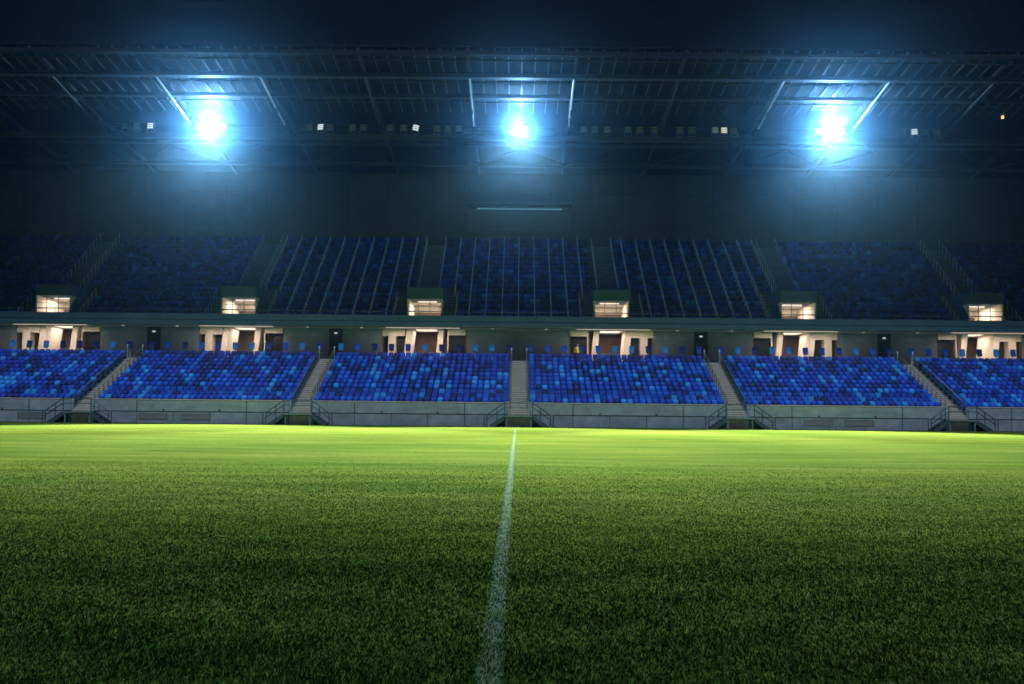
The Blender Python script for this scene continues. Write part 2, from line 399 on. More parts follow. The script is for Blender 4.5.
# concourse wall with an opening in each bay
OPN = (-4.15, 3.85)
sgn = {k: (1 if VOM[k] < 0 else -1) for k in VOM}
def opx(k): a, c = sorted((VOM[k] + sgn[k] * OPN[0], VOM[k] + sgn[k] * OPN[1])); return a, c
for (a, c) in spans([opx(k) for k in VOM]):
    b = MB(); b.box(a, c, CW, CW + 0.25, CF, SOF - 0.002)
    b.box(a + 0.02, c - 0.02, CW - 0.03, CW - 0.002, CF + 0.02, 7.95, 1)
    b.build('concourse_wall', [M['concrete'], M['conc_wall']], GS)
for k in AIS:
    if k == 0: continue
    b = MB(); x = AIS[k] - 0.1; b.box(x - 0.62, x + 0.62, CW - 0.07, CW - 0.032, CF + 0.03, 8.70)
    d = b.build('door', M['door'], GS)
    b = MB(); b.box(x - 0.14, x + 0.14, CW - 0.12, CW - 0.075, 8.23, 8.36); b.build('sign', M['sign_on'], d)
WARM = (1.0, 0.74, 0.54)
def area(name, parent, loc, sx, sy, power, col=WARM, rot=(0, 0, 0)):
    l = bpy.data.lights.new(name, 'AREA'); l.shape = 'RECTANGLE'; l.size = sx; l.size_y = sy; l.energy = power; l.color = col
    o = bpy.data.objects.new(name, l); COL.objects.link(o); o.parent = parent; o.location = Vector(loc) - world_loc(parent); o.rotation_euler = rot
    return o
PW_FRONT, PW_ROOM, PW_VOM, PW_DOWN = 210, 75, 180, 5
for k in VOM:
    s = sgn[k]; xc = VOM[k]
    def bx(mb, a, c, *r, m=0):
        a, c = sorted((xc + s * a, xc + s * c)); mb.box(a, c, *r, m)
    en = thing('concourse_entrance', 'warmly lit white walled entrance recess behind the lower seats, %s one' % VNAME[k], 'entrance', (xc, CW, CF), 'lit entrances along the concourse')
    top = SOF - 0.004; b = MB(); bx(b, -4.15, 3.85, 98.4, 98.6, CF, top); bx(b, -4.15, -4.0, CW + 0.3, 98.4, CF, top); bx(b, 3.7, 3.85, CW + 0.3, 98.4, CF, top)
    b.build('back_wall', M['brown_wall'], en)
    b = MB(); bx(b, -4.15, 3.85, CW + 0.26, 98.7, SOF + 0.05, SOF + 0.1); b.build('ceiling', M['white_wall'], en)
    for (a, c, d, ex) in ((-3.55, -2.85, 1.6, 0.0), (-1.95, -1.40, 3.4, 0.0), (1.05, 1.58, 3.4, 0.0)):
        b = MB(); lean = 0.0 if d < 2 else 0.20
        q = [(xc + s * a - lean, CF), (xc + s * c - lean, CF), (xc + s * c + lean * 0.6, top), (xc + s * a + lean * 0.6, top)]
        b.prismy(q if s > 0 else [q[1], q[0], q[3], q[2]], CW + 0.05, CW + d); b.build('partition', M['white_wall'], en)
    b = MB(); bx(b, -4.1, -1.97, CW + 0.12, CW + 0.5, 8.10, top); b.build('lintel', M['white_wall'], en)
    b = MB(); bx(b, 2.0, 3.7, CW + 0.12, CW + 0.5, 8.22, top); b.build('lintel', M['white_wall'], en)
    b = MB(); bx(b, 1.99, 2.09, CW + 0.10, CW + 0.4, CF, 8.21); b.build('door_frame', M['white_wall'], en)
    for (a, c) in ((-2.83, -1.97), (2.1, 3.68), (-3.98, -3.57)):
        b = MB(); bx(b, a, c, CW + 1.0, CW + 1.06, CF, 8.4); b.build('door', M['door'], en)
    b = MB(); bx(b, -1.3, 0.95, CW + 3.4, CW + 3.44, 6.72, 6.78); b.build('inner_rail', M['steel'], en)
    ln = MB(); bx(ln, -3.6, 3.2, 91.35, 91.47, SOF - 0.016, SOF - 0.003); lo = ln.build('strip_light', M['strip'], en)
    area('strip_lamp', en, (xc - s * 0.2, 91.41, SOF - 0.09), 6.6, 0.2, PW_FRONT)
    area('room_lamp', en, (xc - s * 0.15, CW + 2.2, SOF - 0.05), 2.0, 2.0, PW_ROOM)
    b = MB(); bx(b, -1.1, 0.75, CW + 1.2, CW + 3.2, SOF + 0.035, SOF + 0.047); b.build('ceiling_light', M['strip'], en)
# small soffit downlights either side of each stairway
for k in AIS:
    for s in (-1, 1):
        x = AIS[k] + s * 2.5
        b = MB(); b.tube([(x, 91.6, SOF - 0.05), (x, 91.6, SOF - 0.004)], 0.13, 12)
        d = b.build('soffit_downlight', M['downlight'])
        tag(d, 'small round warm downlight in the concourse ceiling just %s of the %s stairway' % ('left' if s < 0 else 'right', SNAME[k]), 'downlight', 'downlights in the concourse ceiling')
        l = area('downlight_lamp', d, (x, 91.6, SOF - 0.07), 0.3, 0.3, PW_DOWN)

# upper terrace
b = MB(); VH = 1.66
cutsA = [(VOM[k] - VH, VOM[k] + VH) for k in VOM]
for i in range(UR):
    y = UY + UP * i; z = UZ + URISE * i
    for (a, c) in (spans(cutsA) if i < 5 else [(XL, XR)]):
        b.box(a, c, y, y + UP, z - (0.34 if i == 0 else 0.60), z)
b.build('upper_terrace', M['terrace'], GS)
for k in VOM:
    x = VOM[k]
    b = MB()
    def half(i0, i1):
        L = []
        for i in range(i0, i1):
            y = UY + UP * i; z = UZ + URISE * i
            L += [(y - 0.30, y - 0.004, z - URISE / 2), (y - 0.004, y + UP - 0.302, z + 0.006)]
        return L
    stair_solid(b, half(5, UR), x - 0.95, x + 0.95, 0.3); b.build('upper_stairway', [M['terrace'], M['step']], GS)
    for s in (-1, 1):
        b = MB(); x0, x1 = sorted((x + s * 1.72, x + s * 2.83)); stair_solid(b, half(1, 6), x0, x1, 0.3); b.build('flank_steps', [M['terrace'], M['step']], GS)
    v = thing('vomitory', 'concrete exit box with a warmly lit opening in the upper seats, %s one' % VNAME[k], 'stand exit', (x, 91.4, UZ), 'lit exits in the upper tier')
    w = MB(); w.box(x - 1.64, x + 1.64, 91.35, 94.58, 11.42, 12.45); w.build('roof_slab', M['fascia'], v)
    for s in (-1, 1):
        w = MB(); x0, x1 = sorted((x + s * 1.50, x + s * 1.64)); w.box(x0, x1, 91.42, 97.2, UZ - 0.2, 11.418); w.build('side_wall', M['white_wall'], v)
        w = MB(); x0, x1 = sorted((x + s * 1.642, x + s * 1.70)); w.prism([(91.30, UZ - 0.1), (94.7, UZ - 0.1), (94.7, 12.9), (94.3, 12.9), (91.30, 10.35)], x0, x1); w.build('parapet', M['fascia'], v)
    w = MB(); w.box(x - 1.5, x + 1.5, 97.0, 97.2, UZ - 0.2, 11.4); w.box(x - 1.48, x + 1.48, 96.97, 96.998, 10.42, 10.68, 1); w.build('back_wall', [M['white_wall'], M['brown_wall']], v)
    w = MB(); w.box(x - 1.5, x + 1.5, 90.6, 97.0, UZ - 0.2, UZ); w.build('floor', M['step'], v)
    w = MB(); w.box(x - 1.5, x + 1.5, 94.62, 97.0, 11.36, 11.40); w.build('ceiling', M['white_wall'], v)
    w = MB(); w.tube([(x - 1.5, 91.5, 10.30), (x + 1.5, 91.5, 10.30)], 0.03); w.tube([(x - 1.5, 91.5, 10.75), (x + 1.5, 91.5, 10.75)], 0.02)
    for dx in (-0.62, 0.45): w.box(x + dx - 0.025, x + dx + 0.025, 91.46, 91.54, UZ, 11.41)
    w.build('barrier', M['stair_steel'], v)
    w = MB(); w.box(x - 0.9, x + 0.9, 93.5, 93.65, 11.33, 11.415); w.build('strip_light', M['strip'], v)
    area('exit_lamp', v, (x, 94.2, 11.30), 2.2, 2.4, PW_VOM)

# rear wall, press booth
b = MB(); b.box(XL, XR, UY + UP * UR, UY + UP * UR + 0.3, 17.0, 26.2)
rw = b.build('rear_wall', M['rear_wall'], GS)
b = MB()
x = XL + 1.0
while x < XR: b.box(x - 0.09, x + 0.09, UY + UP * UR - 0.16, UY + UP * UR - 0.003, 18.5, 25.5); x += 4.3
b.box(XL, XR, UY + UP * UR - 0.10, UY + UP * UR - 0.004, 20.4, 20.5); b.box(XL, XR, UY + UP * UR - 0.10, UY + UP * UR - 0.004, 24.0, 24.12)
b.build('wall_framing', M['roof_steel'], rw)
pb = thing('press_booth', 'dark press booth with a thin pale light strip above the upper seats', 'press booth', (0.2, 103.5, 19.6))
b = MB(); b.box(-5.2, 5.5, 103.3, 104.1, 19.9, 22.2); b.box(-5.4, 5.7, 103.1, 104.15, 22.75, 23.0); b.build('cladding', M['booth'], pb)
b = MB(); b.box(-5.1, 5.4, 103.4, 103.5, 22.2, 22.75); b.build('window', M['glass_dark'], pb)
b = MB(); b.box(-4.3, 4.6, 103.28, 103.40, 22.22, 22.34); b.build('strip_light', M['booth_strip'], pb)

# ------------------------------------------------------------------ handrails
def lower_handrail():
    t = thing('stair_handrail', '', 'handrail')
    def z(y): return LZ + LRISE * (y - 0.55) / LP
    b = MB(); b.tube([(0, 0.5, z(0.5) + 1.0), (0, 10.2, z(10.2) + 1.0)], 0.03); b.build('top_rail', M['steel'], t)
    b = MB(); b.tube([(0, 0.5, z(0.5) + 0.55), (0, 10.2, z(10.2) + 0.55)], 0.022); b.build('middle_rail', M['steel'], t)
    for i in range(12):
        y = 0.5 + i * 0.85
        b = MB(); b.tube([(0, y, LZ + LRISE * i - 0.3), (0, y, z(y) + 1.0)], 0.034)
        b.build('post', M['steel'], t)
    b = MB(); b.tube([(0, 10.2, z(10.2) + 0.1), (0, 10.2, z(10.2) + 1.25)], 0.045); b.build('end_post', M['steel_pale'], t)
    return t
proto = lower_handrail(); first = True
for k in AIS:
    for s in (-1, 1):
        c = proto if first else copy_tree(proto); first = False
        c.location = (AIS[k] + s * (AW - 0.07), WY, 0)
        tag(c, 'teal grey steel handrail on the %s side of the %s lower stairway' % ('left' if s < 0 else 'right', SNAME[k]), 'handrail', 'handrails of the lower stairways')
def rail_mesh(name, i0, i1, r=0.022, h=0.95, rail=True):
    b = MB()
    for i in range(i0, i1 + 1):
        y = UP * i + 0.12; z = UZ + URISE * i
        b.tube([(0, y, z), (0, y, z + h)], r, 5)
    b.tube([(0, UP * i0 + 0.12, UZ + URISE * i0 + h), (0, UP * i1 + 0.12, UZ + URISE * i1 + h)], r * (1 if rail else 0.5), 5)
    return b.mesh(name, M['steel_pale'])
m_up = rail_mesh('upper_handrail', 5, UR - 1, 0.026, 1.0, False); m_fl = rail_mesh('flank_handrail', 0, 4, 0.026, 1.0, False)
for k in VOM:
    for s in (-1, 1):
        sd = 'left' if s < 0 else 'right'
        o = bpy.data.objects.new('upper_handrail', m_up); COL.objects.link(o); o.location = (VOM[k] + s * 1.0, UY, 0)
        tag(o, 'thin posted handrail on the %s side of the steps above the %s lit exit' % (sd, VNAME[k]), 'handrail', 'handrails of the upper stairways')
        o = bpy.data.objects.new('flank_handrail', m_fl); COL.objects.link(o); o.location = (VOM[k] + s * 2.85, UY, 0)
        tag(o, 'short posted handrail on the %s flank of the %s lit exit' % (sd, VNAME[k]), 'handrail', 'handrails beside the upper exits')
def nearest_vom(x): return min(VOM, key=lambda k: abs(VOM[k] - x))
m_full = rail_mesh('slope_rail', 0, UR - 1, 0.032, 0.92); m_part = rail_mesh('slope_rail', 5, UR - 1, 0.032, 0.92)
RAILX = []
secs = {}
for j in range(-17, 18):
    x = 0.15 + 1.52 * j; k = nearest_vom(x); d = abs(x - VOM[k])
    if d < 1.25: continue
    RAILX.append(x)
    sec = sum(1 for q in VOM if VOM[q] < x)
    secs.setdefault(sec, []).append((x, d < 3.1))
for sec, L in secs.items():
    kl = sorted(VOM)[sec - 1]
    for i, (x, part) in enumerate(sorted(L)):
        o = bpy.data.objects.new('slope_rail', m_part if part else m_full); COL.objects.link(o); o.location = (x, UY, 0)
        tag(o, 'thin pale rail climbing the upper seats, %s right of the %s upper exit' % (ordn(i + 1), VNAME[kl]), 'rail', 'pale rails climbing the upper tier')

# ------------------------------------------------------------------ seats
def seat_geo():
    b = MB()
    W = 0.225
    # backrest: shield outline, reclined, with thickness
    prof = [(-W * 0.82, 0.40), (-W, 0.50), (-W, 0.76), (-W * 0.86, 0.84), (-W * 0.5, 0.87), (W * 0.5, 0.87), (W * 0.86, 0.84), (W, 0.76), (W, 0.50), (W * 0.82, 0.40)]
    def P(x, z, t): return (x, 0.20 + (z - 0.4) * 0.20 + t - 0.05 * (1 - (x / W) ** 2) * -1, z)
    n = len(prof)
    v = [P(x, z, 0) for x, z in prof] + [P(x, z, 0.045) for x, z in prof] + [P(0, 0.64, 0.006)]
    f = [(i, (i + 1) % n, 2 * n) for i in range(n)] + [(i, i + n, (i + 1) % n + n, (i + 1) % n) for i in range(n)] + [tuple(range(n, 2 * n))[::-1]]
    b.add(v, f)
    # tipped-up pan in front of the backrest
    b.prism([(0.02, 0.42), (0.06, 0.40), (0.19, 0.66), (0.17, 0.74), (0.10, 0.70)], -0.19, 0.19)
    # bracket down to the step
    b.box(-0.14, -0.10, 0.12, 0.24, 0.0, 0.44); b.box(0.10, 0.14, 0.12, 0.24, 0.0, 0.44)
    return b
SG = seat_geo()
SMESH = [SG.mesh('stadium_seat', M[n]) for n in SNAMES]
sv = np.array(SG.v, np.float32)
def pick(row, n, upper=False):
    t = row / (n - 1)
    if upper: w = [0.28 + 0.12 * t, 0.34, 0.20 - 0.04 * t, 0.12, 0.06 - 0.04 * t]
    else: w = [0.14 + 0.32 * t, 0.32, 0.27 - 0.12 * t, 0.15, 0.14 - 0.08 * t]  # navy share rises up the rows, painting in the upper tier's shade
    return random.choices(range(5), w)[0]
mass = []                                        # (x, y, z, colour)
NSEAT = 31
def aname(k): return SNAME[k]
prev = {}
for k in range(-4, 4):
    if k == -4: a0 = AIS[-3] - AW - 0.1 - NSEAT * 0.5
    else: a0 = AIS[k] + AW + 0.10
    a1 = AIS[k + 1] - AW - 0.10 if k + 1 <= 3 else a0 + NSEAT * 0.5
    n = int((a1 - a0) / 0.498); st = (a1 - a0) / n
    for i in range(LR):
        for j in range(n):
            x = a0 + (j + 0.5) * st; y = WY + 0.23 + LP * i + 0.38; z = LZ + LRISE * i
            c = pick(i, LR)
            if i and random.random() < 0.12: c = prev.get((k, j), c)      # runs of one colour up a column
            prev[(k, j)] = c
            if i in (1, 2) and abs(x) < 39.4:
                o = bpy.data.objects.new('stadium_seat', SMESH[c]); COL.objects.link(o); o.location = (x, y, z)
                rn = 'second' if i == 1 else 'third'
                if k >= -2: ps = '%s right of the %s stairway' % (ordn(j + 1), aname(k))
                else: ps = '%s left of the %s stairway' % (ordn(n - j), aname(k + 1))
                tag(o, '%s folding seat, %s row up, %s' % (SNAMES[c], rn, ps), 'seat', 'blue folding seats of the lower tier')
            else: mass.append((x, y, z, c))
for i in range(UR):
    x = XL + 0.4; j = int((XL - 0.15) / 1.52)
    while True:
        xb = 0.15 + 1.52 * j; j += 1
        if xb > XR - 1.6: break
        if xb < XL: continue
        for q in (0.255, 0.76, 1.265):
            x = xb + q; k = nearest_vom(x); d = abs(x - VOM[k])
            if d < (3.12 if i < 6 else 1.27): continue
            mass.append((x, UY + UP * i + 0.36, UZ + URISE * i, pick(i, UR, True)))
ma = np.array(mass); n = len(ma); nv = len(sv)
me = bpy.data.meshes.new('stadium_seats')
co = (sv[None] + ma[:, None, :3].astype(np.float32)).reshape(-1, 3)
lt = np.array([len(f) for f in SG.f]); lv = np.concatenate([np.array(f) for f in SG.f])
me.vertices.add(n * nv); me.vertices.foreach_set('co', co.ravel())
li = (lv[None] + (np.arange(n) * nv)[:, None]).ravel().astype(np.int32)
me.loops.add(len(li)); me.loops.foreach_set('vertex_index', li)
tot = np.tile(lt, n); me.polygons.add(len(tot)); me.polygons.foreach_set('loop_start', np.concatenate([[0], np.cumsum(tot)[:-1]]).astype(np.int32))
me.polygons.foreach_set('material_index', np.repeat(ma[:, 3].astype(np.int32), len(lt)))
for nm in SNAMES: me.materials.append(M[nm])
me.update(calc_edges=True)
o = bpy.data.objects.new('stadium_seats', me); COL.objects.link(o)
tag(o, 'mosaic of folding blue seats filling the other rows of both tiers', 'seats', kind='stuff')

# high seats on posts along the concourse edge
def high_seat(c):
    b = MB(); W = 0.235
    pr = [(-W * 0.55, 0.80), (-W * 0.9, 0.92), (-W, 1.10), (-W, 1.36), (-W * 0.9, 1.42), (W * 0.9, 1.42), (W, 1.36), (W, 1.10), (W * 0.9, 0.92), (W * 0.55, 0.80)]
    b.prismy(pr, 0.0, 0.07)
    b.prism([(-0.16, 0.80), (-0.02, 0.78), (-0.02, 1.10), (-0.08, 1.16)], -0.2, 0.2)
    return b
HS = high_seat(0); hpost = MB(); hpost.tube([(0, 0.10, 0), (0, 0.10, 0.80)], 0.04); hpost.box(-0.11, 0.11, -0.12, 0.16, 0.74, 0.778)
hp_me = hpost.mesh('post', M['nosing'])
HM = [HS.mesh('seat_shell', M[n]) for n in SNAMES]
for k in range(-4, 4):
    a0 = AIS[k] if k > -4 else AIS[-3] - BAY
    for j in range(11):
        x = a0 + 1.05 + 1.51 * j
        if abs(x) > 52: continue
        c = random.choices(range(5), [0.3, 0.22, 0.2, 0.05, 0.23])[0]
        t = thing('high_seat', '%s high seat on pale post, %s right of the %s stairway' % (SNAMES[c], ordn(j + 1), SNAME[k] if k > -4 else 'hidden'), 'high seat', (x, 89.35, CF), 'high seats along the concourse edge')
        o = bpy.data.objects.new('seat_shell', HM[c]); COL.objects.link(o); o.parent = t
        o = bpy.data.objects.new('post', hp_me); COL.objects.link(o); o.parent = t

# ------------------------------------------------------------------ roof
RF = thing('stand_roof', 'dark stadium roof of steel beams and rafters above the stand', 'roof', (0.3, 90, 27))
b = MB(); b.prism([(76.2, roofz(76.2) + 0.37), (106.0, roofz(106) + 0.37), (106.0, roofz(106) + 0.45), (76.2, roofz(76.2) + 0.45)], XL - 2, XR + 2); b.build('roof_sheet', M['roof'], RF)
for y, w, h in ((76.1, 0.30, 0.44), (80.0, 0.42, 0.50), (84.0, 0.36, 0.46), (95.0, 0.30, 0.35), (100.3, 0.34, 0.45)):
    b = MB(); zt = roofz(y) + 0.12; b.box(XL - 2, XR + 2, y - w / 2, y + w / 2, zt - h, zt - 0.14); b.box(XL - 2, XR + 2, y - w / 2 - 0.10, y + w / 2 + 0.10, zt - h - 0.04, zt - h - 0.003)
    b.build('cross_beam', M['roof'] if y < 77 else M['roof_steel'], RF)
RX = [AX0 + 4.3 + 8.6 * i for i in range(-8, 8) if XL < AX0 + 4.3 + 8.6 * i < XR]
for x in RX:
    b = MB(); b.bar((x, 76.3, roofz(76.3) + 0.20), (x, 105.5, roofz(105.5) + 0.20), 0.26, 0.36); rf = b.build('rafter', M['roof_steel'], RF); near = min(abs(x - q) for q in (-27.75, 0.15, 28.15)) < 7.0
    b = MB(); b.tube([(x, 80.1, roofz(80) - 0.36), (x, 89.0, 26.95)], 0.09, 9); b.build('chord_tube', M['chord_lit'] if near else M['roof_steel'], rf)  # tubes near the floodlights are paler: lamplight put into their colour
    b = MB(); b.tube([(x, 84.0, roofz(84) - 0.3), (x + 0.02, 86.2, 27.25)], 0.06, 7); b.tube([(x, 89.0, 26.8), (x, 89.0, roofz(89) + 0.1)], 0.09, 8); b.tube([(x, 89.0, 26.7), (x, 95.0, roofz(95) - 0.2)], 0.09, 8); b.build('strut', M['roof_steel'], rf)
xs = np.arange(XL, XR, 1.075)
for i, x in enumerate(AX0 + 4.3 + 1.075 * np.arange(-61, 54)):
    if abs(x) > 52.5 or min(abs(x - q) for q in RX) < 0.3: continue
    b = MB(); b.bar((x, 76.3, roofz(76.3) + 0.30), (x, 88.5, roofz(88.5) + 0.30), 0.075, 0.12); b.build('roof_rib', M['rib'], RF)
for y in (78.0, 82.0, 86.0):
    b = MB(); b.box(XL, XR, y - 0.05, y + 0.05, roofz(y) + 0.10, roofz(y) + 0.22); b.build('purlin', M['roof_steel'], RF)
br = MB()
for i in range(len(RX) - 1):
    xa, xb = RX[i], RX[i + 1]
    br.tube([(xa, 91.5, roofz(91.5) - 0.1), (xb, 100.0, roofz(100) - 0.3)], 0.07, 6); br.tube([(xb, 91.5, roofz(91.5) - 0.16), (xa, 100.0, roofz(100) - 0.36)], 0.07, 6)
br.build('wind_brace', M['roof_steel'], RF)
cw = MB(); cw.box(XL, XR, 89.2, 90.3, 25.92, 26.06); cw.box(XL, XR, 89.12, 89.198, 25.80, 26.20)
c_ = cw.build('catwalk', M['roof_steel'], RF)
cw = MB(); cw.tube([(XL, 89.25, 27.05), (XR, 89.25, 27.05)], 0.03); cw.tube([(XL, 90.2, 27.05), (XR, 90.2, 27.05)], 0.03)
cw.build('catwalk_rail', M['roof_steel'], c_)
for x in RX:
    cw = MB(); cw.tube([(x + 0.2, 89.7, 26.06), (x + 0.2, 89.7, roofz(89.7) + 0.2)], 0.05); cw.build('hanger', M['roof_steel'], c_)

# catwalk lamps: three glass bars in a square housing
LPX = [115, 127, 141, 303, 314.5, 324, 347, 358, 385, 399, 411.5, 433, 444, 455, 582, 593, 606, 627, 639, 654, 680, 692, 715.5, 724.5, 735, 907, 917, 928, 940]
LIT = {141: 'lamp_on', 314.5: 'lamp_on', 411.5: 'lamp_on', 724.5: 'lamp_warm', 917: 'lamp_on', 715.5: 'lamp_dim'}
M['lamp_dim'] = emat('lamp bars dim', (0.5, 0.85, 1.0), 0.10)
def lamp(x, m, tilt):
    t = thing('catwalk_lamp', '', 'lamp', (0, 0, 0))
    b = MB(); b.box(-0.30, 0.30, 0.0, 0.22, -0.30, 0.30); b.build('housing', M['lamp_body'], t)
    for i in range(3):
        b = MB(); b.box(-0.25, 0.25, -0.035, -0.003, -0.25 + i * 0.19, -0.25 + i * 0.19 + 0.10); b.build('lens', m, t)
    b = MB(); b.box(-0.33, -0.302, -0.02, 0.2, -0.55, 0.05); b.box(0.302, 0.33, -0.02, 0.2, -0.55, 0.05); b.box(-0.33, 0.33, 0.05, 0.12, -0.60, -0.551); b.build('bracket', M['lamp_body'], t)
    return t
protos = {}
FL = {'left': -27.75, 'central': 0.15, 'right': 28.15}
for i, p in enumerate(LPX):
    x = (p - 517.5) * 89.0 / 995 + 0.15
    mk = LIT.get(p, 'lamp_glass')
    if mk in protos: c = copy_tree(protos[mk])
    else: protos[mk] = c = lamp(x, M[mk], 0)
    c.location = (x, 89.0, 26.80); c.rotation_euler = (R(-8), R(12) if p == 411.5 else 0, R(random.uniform(-14, 14)))
    if p < 200: w = 'counting left from the left floodlight'; r_ = sorted([q for q in LPX if q < 200], reverse=True).index(p) + 1; s_ = '%s left of the left floodlight' % ordn(r_)
    elif p < 517: s_ = '%s left of the central floodlight' % ordn(sorted([q for q in LPX if 200 < q < 517], reverse=True).index(p) + 1)
    elif p < 830: s_ = '%s right of the central floodlight' % ordn(sorted([q for q in LPX if 517 < q < 830]).index(p) + 1)
    else: s_ = '%s right of the right floodlight' % ordn(sorted([q for q in LPX if q > 830]).index(p) + 1)
    st_ = {'lamp_on': 'glowing white', 'lamp_warm': 'glowing pale yellow', 'lamp_dim': 'dimly glowing', 'lamp_glass': 'unlit'}[mk]
    tag(c, '%s three barred lamp on the roof catwalk, %s' % (st_, s_), 'lamp', 'small lamps along the roof catwalk')
t = thing('amber_lamp', 'small amber lamp hanging alone under the right end of the roof', 'lamp', (43.4, 88.0, 27.9))
b = MB(); b.tube([(43.4, 88, 27.78), (43.4, 88, 28.02)], 0.12, 10); b.build('bulb', M['orange_lamp'], t)
b = MB(); b.tube([(43.4, 88, 28.02), (43.4, 88, 28.14)], 0.16, 10); b.tube([(43.4, 88, 28.14), (43.4, 88, roofz(88) + 0.4)], 0.02); b.build('cap', M['lamp_body'], t)

# big floodlights
SPOT_E, OMNI_E, HALO_E = 610000, 10000, 330000
OMNI_C = (0.26, 0.60, 1.0); HALO_C = (0.42, 0.72, 1.0)
for nm, (nh, ln_) in {'left': (4, 1.0), 'central': (2, 0.55), 'right': (4, 1.0)}.items():
    x = FL[nm]
    lab = {'left': 'blazing white floodlight bank under the left part of the roof', 'central': 'smaller blazing white floodlight bank at the middle of the roof', 'right': 'blazing white floodlight bank under the right part of the roof'}[nm]
    t = thing('floodlight', lab, 'floodlight', (x, 88.9, 26.2), 'blazing floodlights under the roof')
    b = MB(); w = nh * 0.33; b.tube([(x - w, 89.06, 26.45), (x + w, 89.06, 26.45)], 0.05)
    for sx in (-1, 1): b.tube([(x + sx * w * 0.8, 89.06, 26.45), (x + sx * w * 0.8, 89.3, 26.0)], 0.04)
    b.build('mounting_bar', M['lamp_body'], t)
    for zz, cnt in ((26.10, nh // 2), (26.50, nh), (26.90, nh // 2)):
        for i in range(cnt):
            hx = x + (i - (cnt - 1) / 2) * 0.62
            b = MB(); b.prism([(88.62, zz), (88.72, zz + 0.37), (89.0, zz + 0.34), (88.9, zz - 0.02)], hx - 0.29, hx + 0.29); h = b.build('lamp_head', M['lamp_body'], t)
            b = MB(); b.prism([(88.60, zz + 0.012), (88.697, zz + 0.36), (88.717, zz + 0.357), (88.616, zz + 0.008)], hx - 0.27, hx + 0.27); b.build('lens', M['flood'], h)
    # beam over the pitch
    l = bpy.data.lights.new('flood_beam', 'SPOT'); l.energy = SPOT_E * (0.75 if nm == 'central' else 1.0); l.spot_size = R(50); l.spot_blend = 0.42; l.shadow_soft_size = 0.35; l.color = (1.0, 0.95, 0.76)
    o = bpy.data.objects.new('flood_beam', l); COL.objects.link(o); o.parent = t
    loc = Vector((x, 88.3, 26.6)); o.location = loc - world_loc(t)
    tgt = Vector((x * 0.72, 58.0, 0)); o.rotation_euler = (tgt - loc).to_track_quat('-Z', 'Y').to_euler()
    l = bpy.data.lights.new('flood_spill', 'SPOT'); l.spot_size = R(165); l.spot_blend = 0.25; l.energy = OMNI_E * ln_; l.shadow_soft_size = 0.30; l.color = OMNI_C
    o = bpy.data.objects.new('flood_spill', l); COL.objects.link(o); o.parent = t; o.location = Vector((x, 88.15, 26.75)) - world_loc(t); o.rotation_euler = (R(86), 0, R(180))
    # added blue fill lamp, brightens the upper seats and the wall behind
    l = bpy.data.lights.new('upper_tier_fill', 'POINT'); l.energy = 620 * (1.0 if ln_ > 0.9 else 1.2); l.shadow_soft_size = 0.5; l.color = (0.12, 0.46, 1.0)
    o = bpy.data.objects.new('upper_tier_fill', l); COL.objects.link(o); o.parent = t; o.location = Vector((x, 90.9, 26.9)) - world_loc(t)
    # added blue spot towards the camera, lights the haze into a halo
    l = bpy.data.lights.new('flood_halo', 'SPOT'); l.spot_size = R(36); l.spot_blend = 0.8; l.energy = HALO_E * ln_; l.shadow_soft_size = 0.30; l.color = HALO_C
    o = bpy.data.objects.new('flood_halo', l); COL.objects.link(o); o.parent = t; loc = Vector((x, 88.1, 26.7)); o.location = loc - world_loc(t)
    o.rotation_euler = (Vector((x * 0.3, 12.0, 0.0)) - loc).to_track_quat('-Z', 'Y').to_euler()

# ------------------------------------------------------------------ unseen stand added behind the camera (its roof shades the near turf)
NY = -9.0
b = MB(); b.prism([(NY + 2, 29.2), (NY - 26, 25.8), (NY - 26, 25.6), (NY + 2, 28.9)], XL, XR); b.box(XL, XR, NY + 1.7, NY + 2.1, 28.3, 28.88)
for i in range(12): b.box(XL, XR, NY - 0.85 * (i + 1), NY - 0.85 * i, -0.2, 1.4 + 0.365 * i)
b.box(XL, XR, NY - 0.004, NY + 0.2, -0.25, 1.9); b.box(XL, XR, NY - 26.2, NY - 25.9, -0.2, 25.7); b.box(XL, XR, NY - 14, NY - 11, 9.0, 9.8)
tag(b.build('unseen_shade_stand', M['roof']), 'unseen dark stand and roof added behind the camera to shade the near pitch', 'stadium stand', kind='structure')

